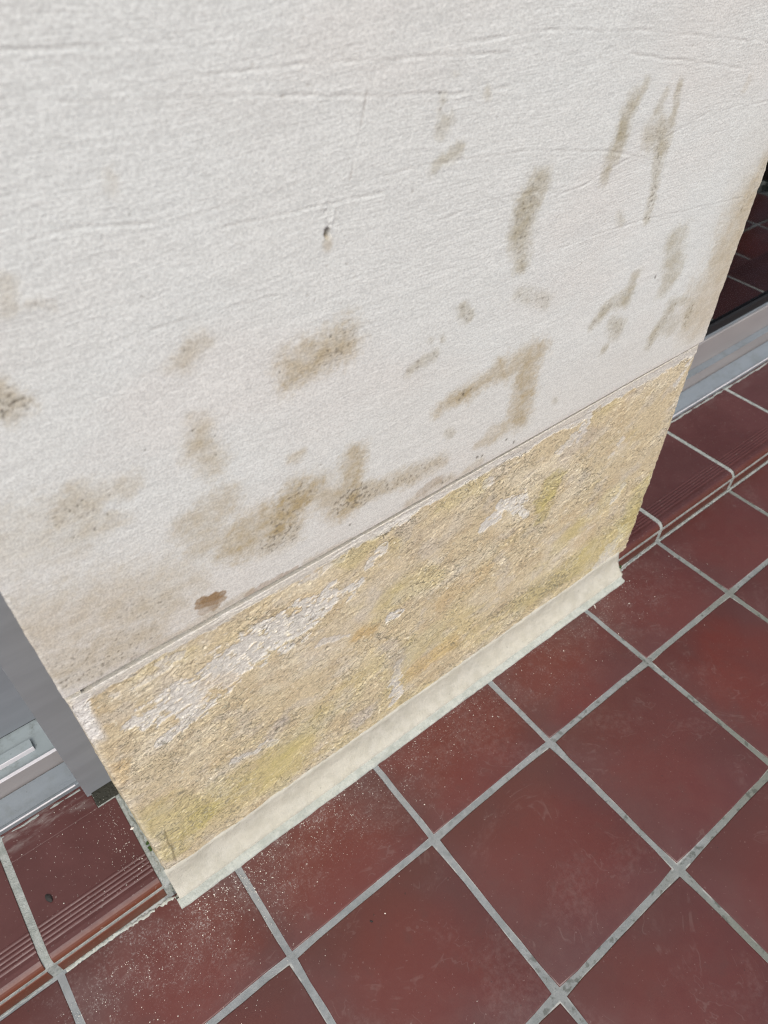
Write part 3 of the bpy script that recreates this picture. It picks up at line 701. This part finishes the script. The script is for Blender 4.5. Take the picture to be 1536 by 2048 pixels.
# scattered pinholes
ph = sstep(.56, .68, fbm(U * 150, Z * 170, 2, 33)) * sstep(.05, .3, fbm(U * 9, Z * 9, 2, 34))
col = lerp(col, (.36, .33, .29), ph * .5)
disp -= .0006 * ph
for k, (x, z, r) in enumerate(PITS):
    rws = np.where(np.abs(zs - z) < .03)[0]; a, b = rws[0], rws[-1] + 1
    if k == 0:            # the plug hole
        dd = np.hypot((U[a:b] - x) / .0023, (Z[a:b] - z) / .0044)
        disp[a:b] -= .012 * sstep(1.15, .75, dd)
        col[a:b] = lerp(col[a:b], (.16, .125, .08), sstep(1.3, .8, dd))
        d2 = np.hypot((U[a:b] - x) / .006, (Z[a:b] - z + .008) / .008)
        col[a:b] = lerp(col[a:b], (.42, .35, .24), sstep(1.2, .3, d2) * .5)
        d3 = np.hypot((U[a:b] - x - .002) / .008, (Z[a:b] - z - .013) / .014)
        disp[a:b] += .0003 * sstep(1.2, .6, d3) * np.sign(fbm(U[a:b] * 150, Z[a:b] * 80, 2, 35))
        continue
    dd = np.hypot(U[a:b] - x + fx[a:b] * .4, (Z[a:b] - z) * .8 + fz[a:b] * .4)
    mk = sstep(r * .95, r * .3, dd)
    disp[a:b] -= .0006 * mk
    col[a:b] = lerp(col[a:b], (.085, .075, .055), mk * .7)
rt = sstep(.10, .0, XR - U + .05 * fbm(U * 14, Z * 14, 4, 37)) * sstep(.50, .56, Z) * sstep(.86, .70, Z)
col = lerp(col, (.50, .42, .28), rt * .38)
# brush grime along the lower edge, chipped pale corner
edge = sstep(.012, .0, Z - GZ + .004 * fbm(U * 30, Z * 30, 3, 36))
col = lerp(col, (.60, .56, .50), edge * .35)
sheet('render_coat', P, zs, disp, col, M['plaster'], pier)

# plinth
r0 = .003
P = wall_path(YW, r0, .0011, .30, .004)
zs = np.concatenate([np.arange(-.002, .030, .004), np.arange(.030, .5068, .0011), [.5078, .5083, .5085, .50855, .5160]])
U, Z = np.meshgrid(P[:, 4], zs)
Af = U * 22 + 3.0 * Z
warpu = .012 * fbm(U * 18, Z * 22, 3, 41); warpz = .008 * fbm(U * 18 + 7, Z * 22, 3, 42)
f1 = fbm((U + warpu) * 20 + Z * 6, (Z + warpz) * 32 - U * 4, 5, 43, .55)
lay = f1 * 3.4 + .25 * fbm(U * 60, Z * 90, 3, 44)
fl = np.floor(lay); fr = lay - fl
terr = fl + sstep(.44, .56, fr)
zone = sstep(-.15, .20, fbm(U * 6, Z * 8, 3, 45) + .22 * sstep(.40, .15, Z) )
disp = .00075 * terr * zone + .0010 * fbm(U * 8, Z * 8, 3, 46) + .00045 * fbm(U * 60 + Z * 20, Z * 110 - U * 30, 4, 47, .6) + .00045 * fbm(U * 190, Z * 240, 3, 48)
crisp = sstep(-.05, .25, fbm(U * 75 + Z * 30, Z * 110 - U * 40, 4, 73, .65))
edgeband = np.exp(-((fr - .53) / .06) ** 2) * zone * crisp
f2 = fbm((U - warpz) * 40 + Z * 22, (Z + warpu) * 80 - U * 26, 4, 49, .55) * 2.6
fr2 = f2 - np.floor(f2)
eb2 = crisp * np.exp(-((fr2 - .5) / .05) ** 2) * sstep(.0, .3, fbm(U * 11 + 4, Z * 14, 3, 50)) 
disp += .0006 * (np.floor(f2) + sstep(.42, .58, fr2)) * sstep(.0, .3, fbm(U * 11 + 4, Z * 14, 3, 50))
disp -= .0007
# recess of the joint under the upper coat
disp = disp * (1 - sstep(.484, .500, Z) * .88)
disp[-5:] = np.array([0, -.0003, -.0010, -.0140, -.0140])[:, None]
ZP = Z + sstep(.488, .5078, Z) * (-.0066 + .0050 * sstep(-.5, .38, U) + .0005 * fbm(U * 25, U * 0 + 2, 3, 51))
ZP[-2] -= .0110
tan0 = np.array([.610, .520, .350]); col = np.ones(U.shape + (3,)) * tan0
n = fbm(U * 11 + 2, Z * 13, 4, 52)
col = lerp(col, (.665, .595, .445), sstep(-.1, .35, n) * .85)
n = fbm(U * 15 - 4, Z * 19, 4, 53)
col = lerp(col, (.520, .410, .255), sstep(.0, .4, n) * .5)
n = fbm(U * 7 + 9, Z * 12, 4, 54)
yel = sstep(.05, .42, n + .30 * sstep(.34, .10, Z) - .10) 
col = lerp(col, (.590, .500, .260), yel * .55)
n = fbm(U * 20 + 9, Z * 26, 4, 55)
col = lerp(col, (.590, .545, .470), sstep(.05, .4, n) * .45)
# pale upper band and left edge without flakes
wx = .020 * fbm(U * 22, Z * 26, 5, 57, .6); wz = .016 * fbm(U * 22 + 5, Z * 28, 5, 58, .6)
PC = {0: (.640, .620, .565), 1: (.510, .445, .170), 2: (.16, .15, .11), 3: (.54, .36, .13), 4: (.50, .455, .42)}
hole_n = fbm(U * 70 + Z * 30, Z * 150 - U * 20, 4, 59, .6)
prag = fbm(U * 36 + Z * 10, Z * 52 - U * 8, 6, 74, .66)
band = sstep(-.12, .22, (Z - .490) / .014 + 1.0 * prag)
ALPHA = (.25 + .75 * zone)
for (x1, z1, x2, z2, r, st, kd) in PLINTH_MARKS:
    if st == 0: continue
    lo, hi = min(z1, z2) - 3 * r - .03, max(z1, z2) + 3 * r + .03
    rws = np.where((zs > lo) & (zs < hi))[0]
    if len(rws) == 0: continue
    a, b = rws[0], rws[-1] + 1
    wk = min(1.0, r / .012 + .2)
    dd = capsule(U[a:b] + wx[a:b] * wk, Z[a:b] + wz[a:b] * wk, x1, z1, x2, z2)
    if kd == 0:
        q = (r - dd) / max(r, .008) * .85 + 1.25 * prag[a:b] + (st - 1) * .5
        mk = sstep(-.06, .12, q) * min(st + .25, 1.0)
        mk = mk * (1 - .8 * sstep(.16, .30, hole_n[a:b]))
        col[a:b] = lerp(col[a:b], PC[0], np.clip(mk, 0, 1))
        disp[a:b] -= .0006 * mk
        ALPHA[a:b] *= 1 - .6 * mk
    elif kd == 2:
        mk = sstep(r * 1.5, r * .3, dd) * st * sstep(-.15, .3, fbm(U[a:b] * 170, Z[a:b] * 190, 3, 60))
        col[a:b] = lerp(col[a:b], PC[2], np.clip(mk, 0, 1) * .8)
    else:
        mk = sstep(-.2, .7, (r * 1.3 - dd) / r + .8 * prag[a:b]) * st
        col[a:b] = lerp(col[a:b], PC[kd], np.clip(mk, 0, 1) * (.55 if kd == 1 else .75))
# lifted paint and painted rim highlights along flake edges, darker band just below
col = lerp(col, (.80, .73, .52), np.clip(edgeband * .85, 0, 1) * sstep(-.25, .25, fbm(U * 30, Z * 40, 2, 62)))
col = lerp(col, (.82, .76, .56), np.clip(eb2 * .85, 0, 1))
lowd = np.exp(-((fr - .40) / .06) ** 2) * zone
col = lerp(col, (.36, .285, .17), lowd * .15)
sn = fbm(U * 160, Z * 200, 3, 63)
col = lerp(col, (.27, .22, .15), sstep(.26, .5, sn) * .25)
sn = fbm(U * 120 + Z * 60, Z * 210 - U * 50, 3, 75)
col = lerp(col, (.82, .77, .62), sstep(.26, .46, sn) * .7 * sstep(-.2, .3, fbm(U * 14, Z * 18, 3, 76)))
col = lerp(col, (.625, .610, .565), band * .8)
ALPHA *= 1 - .85 * band
for (x, z, r) in PLINTH_PITS:
    rws = np.where(np.abs(zs - z) < .03)[0]; a, b = rws[0], rws[-1] + 1
    mk = sstep(r * 1.1, r * .5, np.hypot(U[a:b] - x, Z[a:b] - z))
    disp[a:b] -= .004 * mk
    col[a:b] = lerp(col[a:b], (.05, .045, .035), mk)
for (x1, z1), (x2, z2) in zip(CRACK[:-1], CRACK[1:]):
    dd = capsule(U + .002 * fbm(U * 40, Z * 60, 2, 64), Z, x1, z1, x2, z2)
    mk = np.exp(-(dd / .0011) ** 2)
    disp -= .0012 * mk
    col = lerp(col, (.20, .165, .09), mk * .7)
# ragged corners: the paint is chipped off the arris
ed = np.minimum(U - XL, XR - U)
arr = sstep(.010, .0, np.abs(ed + .003 * fbm(U * 0 + 3, Z * 60, 3, 65)))
disp -= arr * (.0014 + .0016 * fbm(U * 30, Z * 110, 4, 66))
col = lerp(col, (.62, .57, .46), arr * .5)
chip = sstep(.016, .008, np.abs(U - XL - .004)) * sstep(.40, .43, Z + .01 * fbm(U * 60, Z * 60, 3, 67)) * sstep(.500, .485, Z)
col = lerp(col, (.72, .71, .675), chip * .8)
sheet('plinth', P, zs, disp, col, M['plinth'], pier, ZP, np.clip(ALPHA, 0, 1))

# mortar fillet along the foot of the pier, with a thin toe on the tiles
prof = [(YW - .0012, .056), (YW - .0022, .047), (YW - .0042, .037), (YW - .0078, .0275), (YW - .0125, .0195), (YW - .0180, .0135), (YW - .0225, .0105)]
def grid_strip(name, prof, xs, mat, parent, seed, amp, endz=None, thick=.03):
    pr = np.array(prof); n = len(pr)
    XX, KK = np.meshgrid(xs, np.arange(n), indexing='ij')
    Yg = pr[KK, 0] + amp * fbm(XX * 24, KK * .6, 4, seed) + amp * .5 * fbm(XX * 90, KK * .9, 3, seed + 3)
    Zg = pr[KK, 1] + amp * 1.1 * fbm(XX * 17 + 5, KK * .5, 4, seed + 6) * (KK < n - 1)
    if endz is not None:
        Zg, Yg, XX = endz(XX, Yg, Zg, KK)
    v = np.stack([XX, Yg, Zg], -1).reshape(-1, 3)
    f = []
    for i in range(len(xs) - 1):
        for k in range(n - 1):
            a = i * n + k
            f.append((a, a + n, a + n + 1, a + 1))
    # close the ends back into the wall
    base = len(v)
    v = list(map(tuple, v))
    for e in (0, len(xs) - 1):
        st = len(v)
        v.append((v[e * n][0], YW + thick, -.001))
        f.append(tuple([e * n + k for k in range(n)] + [st]) if e == 0 else tuple([e * n + k for k in range(n - 1, -1, -1)] + [st]))
    me = pydata(name, v, f, True)
    bm = bmesh.new(); bm.from_mesh(me); bmesh.ops.recalc_face_normals(bm, faces=bm.faces)
    # make sure the long face looks outwards
    bm.faces.ensure_lookup_table()
    if bm.faces[len(bm.faces) // 2].normal.y > 0:
        bmesh.ops.reverse_faces(bm, faces=bm.faces)
    bm.to_mesh(me); bm.free()
    return link(name, me, mat, parent)
CXL, CXR = -.5838, .3660
up = []
for a, b in zip(prof[:-1], prof[1:]):
    up += [a, ((a[0] + b[0]) / 2, (a[1] + b[1]) / 2)]
up += [prof[-1], (YW - .0228, -.001)]
fil = grid_strip('mortar_fillet', [(YW + .004, .0575)] + up, np.linspace(CXL, CXR, 330), M['cove'], pier, 70, .0017)
toe = [(YW - .020, .0070), (YW - .0238, .0066), (YW - .0268, .0058), (YW - .0300, .0050), (YW - .0325, .0040), (YW - .0335, .0028), (YW - .0338, -.001)]
grid_strip('fillet_toe', toe, np.linspace(CXL - .004, CXR - .004, 330), M['toe'], pier, 80, .0014)

# the grey mortar that fills the gap between step tiles and pier, ragged
def ragged(name, pts, w, z0, z1, mat, parent, seed, step_len=.004):
    """bead of mortar along a polyline, uneven in width"""
    rs_ = np.random.RandomState(seed)
    L = [Vector(p) for p in pts]
    ctr = []
    for a, b in zip(L[:-1], L[1:]):
        k = max(2, int((b - a).length / step_len))
        ctr += [a.lerp(b, i / k) for i in range(k)]
    ctr.append(L[-1])
    v, f = [], []
    n = 6
    for i, c in enumerate(ctr):
        t = (ctr[min(i + 1, len(ctr) - 1)] - ctr[max(i - 1, 0)]); t.z = 0; t.normalize()
        s = Vector((-t.y, t.x, 0))
        wl, wr = w * rs_.uniform(.35, 1.25), w * rs_.uniform(.35, 1.25)
        zz = z1 * rs_.uniform(.55, 1.25)
        for k in range(n):
            a = k / (n - 1)
            off = -wl + (wl + wr) * a
            v.append(c + s * off + Vector((0, 0, z0 + zz * math.sin(math.pi * a) ** .6)))
    for i in range(len(ctr) - 1):
        for k in range(n - 1):
            a = i * n + k
            f.append((a, a + 1, a + n + 1, a + n))
    me = pydata(name, v, f, True)
    bm = bmesh.new(); bm.from_mesh(me); bmesh.ops.recalc_face_normals(bm, faces=bm.faces)
    bm.faces.ensure_lookup_table()
    if sum(q.normal.z for q in bm.faces) < 0: bmesh.ops.reverse_faces(bm, faces=bm.faces)
    bm.to_mesh(me); bm.free()
    return link(name, me, mat, parent)
ragged('mortar_bead', [(-.5895, .070, HS), (-.5890, -.066, HS - .002)], .0048, -.003, .0040, M['strip'], step, 91)
ragged('mortar_bead', [(-.5885, -.0735, HS - .006), (-.5885, -.0800, .030), (-.588, -.0815, .004)], .0045, -.002, .003, M['strip'], step, 92, .002)
# smear of joint mortar at the foot of the riser
ragged('mortar_smear', [(-.7420, -.0805, 0), (-.668, -.0812, 0), (-.650, -.0840, 0), (-.620, -.0855, 0), (-.592, -.0870, 0), (-.584, -.0890, 0)], .0042, -.0012, .0020, M['toe'], floor, 93, .0022)
ragged('mortar_smear', [(-1.25, -.0800, 0), (-.7600, -.0800, 0)], .0020, -.0012, .0008, M['strip'], floor, 94)
ragged('mortar_smear', [(.3700, -.0850, 0), (.42, -.0830, 0), (.4950, -.0815, 0)], .0034, -.0012, .0014, M['strip'], floor, 95)
ragged('mortar_smear', [(.505, -.0812, 0), (2.25, -.0810, 0)], .0022, -.0014, .0008, M['strip'], floor, 96)

# moss in the corner at the right end of the fillet
mo = lump('moss', [(rs.uniform(.366, .380), rs.uniform(-.0835, -.0785), rs.uniform(.000, .010)) for _ in range(60)], .0021, M['moss'], None, 8, 1)
tag(mo, 'dark green moss tuft at the right end of the cream fillet against the step riser', 'moss', kind='stuff')
mo = lump('moss', [(-.5862 + rs.uniform(-.001, .0012), -.026 + rs.uniform(-.007, .007), HS + .001) for _ in range(22)], .0016, M['moss'], None, 9, 1)
tag(mo, 'tiny dark moss patch in the mortar joint beside the left edge of the plinth', 'moss', kind='stuff')

# ------------------------------------------------------------------ doors
def mesh_part(name, bl, mat, parent, bev=.0006):
    return link(name, boxes(name, bl, bev), mat, parent)

sill_prof = [(.1170, HS + .001), (.1165, .0590), (.1178, .0606), (.1215, .0602), (.1230, .0592), (.158, .0665), (.158, HS + .001)]

# right: sliding glass door
gd = empty('glass_door', (1.4, .12, 0))
tag(gd, 'sliding glass door with grey aluminium bottom rail and dark reflecting pane right of the pier', 'door')
def under(o, p):
    o.parent = p
    o.matrix_parent_inverse = Matrix.Translation(-Vector(p.location))
    return o
X0, X1 = .30, 3.0
def dpart(name, bl, mat, par, bev=.0006): return under(mesh_part(name, bl, mat, None, bev), par)
def dext(name, prof, x0, x1, mat, par): return under(link(name, extrude_x(name, prof, x0, x1), mat), par)
dext('sill', sill_prof, X0, X1, M['sill'], gd)
dpart('sill_lip_highlight', [(X0, X1, .1160, .1182, .0590, .0612)], M['white'], gd, .0006)  # white strip stands for the bright highlight along the sill's lip
under(ragged('sealant', [(X0 + .1, .1130, HS), (X1, .1130, HS)], .0040, -.001, .0018, M['strip'], None, 97, .012), gd)
dpart('track', [(X0, X1, .1605, .176, .052, .0985)], M['rail'], gd)
dpart('track_cap', [(X0, X1, .1600, .1775, .0987, .1005)], M['sill'], gd, .0005)
dpart('bottom_rail', [(X0, X1, .178, .2145, .0955, .1705)], M['rail'], gd, .0012)
dpart('rail_lip', [(X0, X1, .1815, .186, .1708, .1765)], M['sill'], gd, .0005)
dpart('gasket', [(X0, X1, .1862, .194, .1708, .1975)], M['gasket'], gd, .001)
dpart('gasket', [(X0, X1, .2062, .2140, .1708, .1975)], M['gasket'], gd, .001)
dpart('glass', [(X0, X1, .1945, .2005, .172, 2.15)], M['glass'], gd, 0)
dpart('stile', [(X1 + .001, X1 + .07, .178, .2145, .0955, 2.2)], M['rail'], gd)

# left: the open side of another sliding door
ld = empty('door_frame', (-.9, .12, 0))
tag(ld, 'grey aluminium door frame post with open sliding tracks left of the pier', 'door frame')
X0, X1 = -3.0, -.6265
dext('sill', sill_prof, X0, X1, M['sill'], ld)
dpart('sill_lip_highlight', [(X0, X1 - .006, .1160, .1182, .0590, .0612)], M['white'], ld, .0006)  # lip highlight put into a white strip here too
under(ragged('sealant', [(-1.4, .1125, HS), (X1 - .004, .1125, HS)], .0044, -.001, .0016, M['strip'], None, 98, .012), ld)
dpart('track', [(X0, X1 + .002, .1605, .1635, .052, .0985)], M['rail'], ld, .0005)
dpart('track_cap', [(X0, X1 + .002, .1600, .1650, .0987, .1005)], M['white'], ld, .0004)
dpart('track_bed', [(X0, X1 + .03, .1652, .262, .070, .0895)], M['track'], ld, 0)
dpart('guide_rail', [(X0, -.6570, .1885, .2040, .0895, .0985)], M['track'], ld, .0005)
dpart('guide_rail_face', [(X0, -.6568, .1868, .1883, .0893, .0990)], M['white'], ld, .0004)
post = dpart('post', [(-.6262, -.560, .0945, .150, HS + .0042, 2.3)], M['alu'], ld, .0008)
dpart('post_lip', [(-.6262, -.6195, .0945, .0970, HS + .0003, HS + .0041)], M['alu'], ld, .0004)
dpart('post_return', [(-.6240, -.560, .1505, .262, .0900, 2.3)], M['alu'], ld, .0008)
dpart('leaf_stile', [(-.7000, -.6245, .2340, .262, .0935, 2.2)], M['alu'], ld, .0010)
dpart('leaf_gap_strip', [(-.7000, -.6250, .2365, .260, .0896, .0934)], M['gasket'], ld, 0)  # black strip along the foot of the stile
dpart('leaf_panel', [(X0, -.7015, .2290, .262, .0945, 2.2)], M['alu_light'], ld, .0010)
dpart('leaf_gap_strip', [(X0, -.7015, .2310, .260, .0896, .0944)], M['gasket'], ld, 0)  # black strip drawn in for the shadow under the panel's lower edge

# ------------------------------------------------------------------ house behind, dark room behind the glass
house = empty('house', (0, .3, 0))
tag(house, 'pale house wall over the doors with a dark room behind the glass', 'house')
def hpart(name, bl, mat): return under(mesh_part(name, bl, mat, None, 0), house)
hpart('facade', [(-6, -3.001, .12, .34, -.01, 5.2), (3.072, 6, .12, .34, -.01, 5.2), (-3.0, 3.07, .12, .34, 2.601, 5.2), (-3.0, XL - .001, .12, .34, 2.31, 2.60), (XR + .001, 3.07, .12, .34, 2.21, 2.60)], M['wallpaint'])
hpart('room_floor', [(-3.1, 3.2, .3, 3.2, .02, .05)], M['dark'])
hpart('room_wall', [(-3.1, 3.2, 3.2, 3.3, .05, 2.6), (-3.2, -3.1, .3, 3.3, .05, 2.6), (3.2, 3.3, .3, 3.3, .05, 2.6)], M['dark'])
hpart('room_ceiling', [(-3.2, 3.3, .345, 3.3, 2.601, 2.7)], M['dark'])

# dark boarded screen that closes the terrace on the right; the glass reflects it
scr = empty('timber_screen', (2.3, -1.2, 0))
tag(scr, 'dark timber screen across the right end of the terrace mirrored in the glass door', 'screen')
for k in range(9):
    under(link('board', boxes('board', [(2.285, 2.310, -2.2 + k * .2, -2.2 + k * .2 + .194, .03, 1.9)], .002), M['wood']), scr)
under(link('kerb', boxes('kerb', [(2.255, 2.345, -2.22, -.40, -.0012, .028)], .003), M['strip']), scr)

# ------------------------------------------------------------------ crumbs and grit
def scatter(name, pts, mat, seed):
    rs_ = np.random.RandomState(seed)
    v, f = [], []
    oct_v = np.array([(1, 0, 0), (0, 1, 0), (-1, 0, 0), (0, -1, 0), (0, 0, 1), (0, 0, -.6)])
    oct_f = [(0, 1, 4), (1, 2, 4), (2, 3, 4), (3, 0, 4), (1, 0, 5), (2, 1, 5), (3, 2, 5), (0, 3, 5)]
    for (x, y, z, r) in pts:
        a = rs_.uniform(0, 6.28); s = rs_.uniform(.6, 1.3, (6, 1))
        q = oct_v * s * r * np.array([1, rs_.uniform(.6, 1), rs_.uniform(.4, .8)])
        q = np.stack([q[:, 0] * math.cos(a) - q[:, 1] * math.sin(a) + x, q[:, 0] * math.sin(a) + q[:, 1] * math.cos(a) + y, q[:, 2] + z + r * .25], -1)
        b = len(v)
        v += q.tolist(); f += [tuple(b + i for i in t) for t in oct_f]
    return link(name, pydata(name, v, f), mat)
rs = np.random.RandomState(12)
pts = []
def rsize(): return .00035 + .0008 * rs.power(.35) * rs.rand()
for _ in range(2600):      # fallen along the foot of the pier, thickest by its left corner
    x = rs.uniform(-.62, .37)
    if rs.rand() > np.interp(x, [-.62, -.45, -.2, .1, .37], [1, .9, .55, .30, .25]): continue
    y = -.110 - abs(rs.exponential(.035))
    pts.append((x, y, 0, rsize()))
for _ in range(1300):
    x = -.62 + rs.normal() * .11; y = -.12 - abs(rs.normal() * .06)
    pts.append((x, y, 0, rsize()))
for _ in range(150):
    pts.append((rs.uniform(-.95, .75), rs.uniform(-.7, -.11), 0, rsize() * .8))
for _ in range(60):
    pts.append((.40 + rs.normal() * .08, -.13 + rs.normal() * .03, 0, rsize() * 1.1))
for _ in range(170):       # on the left step tile
    x = -.605 - abs(rs.normal() * .075); y = rs.uniform(-.06, .11)
    pts.append((x, y, HS + .0006, rsize()))
for _ in range(90):
    pts.append((-.57 + abs(rs.normal() * .09), -.1105 - abs(rs.exponential(.022)), 0, rs.uniform(.0005, .0012)))
for _ in range(25):
    pts.append((rs.uniform(-.5, .37), -.1105 - abs(rs.exponential(.03)), 0, rs.uniform(.0005, .0010)))
for _ in range(90):
    pts.append((-.600 - abs(rs.normal() * .018), rs.uniform(-.06, .06), HS + .0006, rsize() * 1.2))
for (x, y, z, r) in BIG: pts.append((x, y, z, r))
pts = [p for p in pts if p[1] < -.110 or p[2] > .01]
cr = scatter('plaster_crumbs', pts, M['crumb'], 3)
tag(cr, 'white plaster dust and crumbs scattered on the red tiles in front of the pier', 'crumbs', kind='stuff')
for (x, y, z, r), lab in zip(GRIT, GRITLAB):
    g = lump('grit', [(0, 0, r * .3)], r, M['grit'], None, int(r * 1e6) % 97, 2, (1.5, .75, .5))
    g.location = (x, y, z)
    tag(g, lab, 'grit')
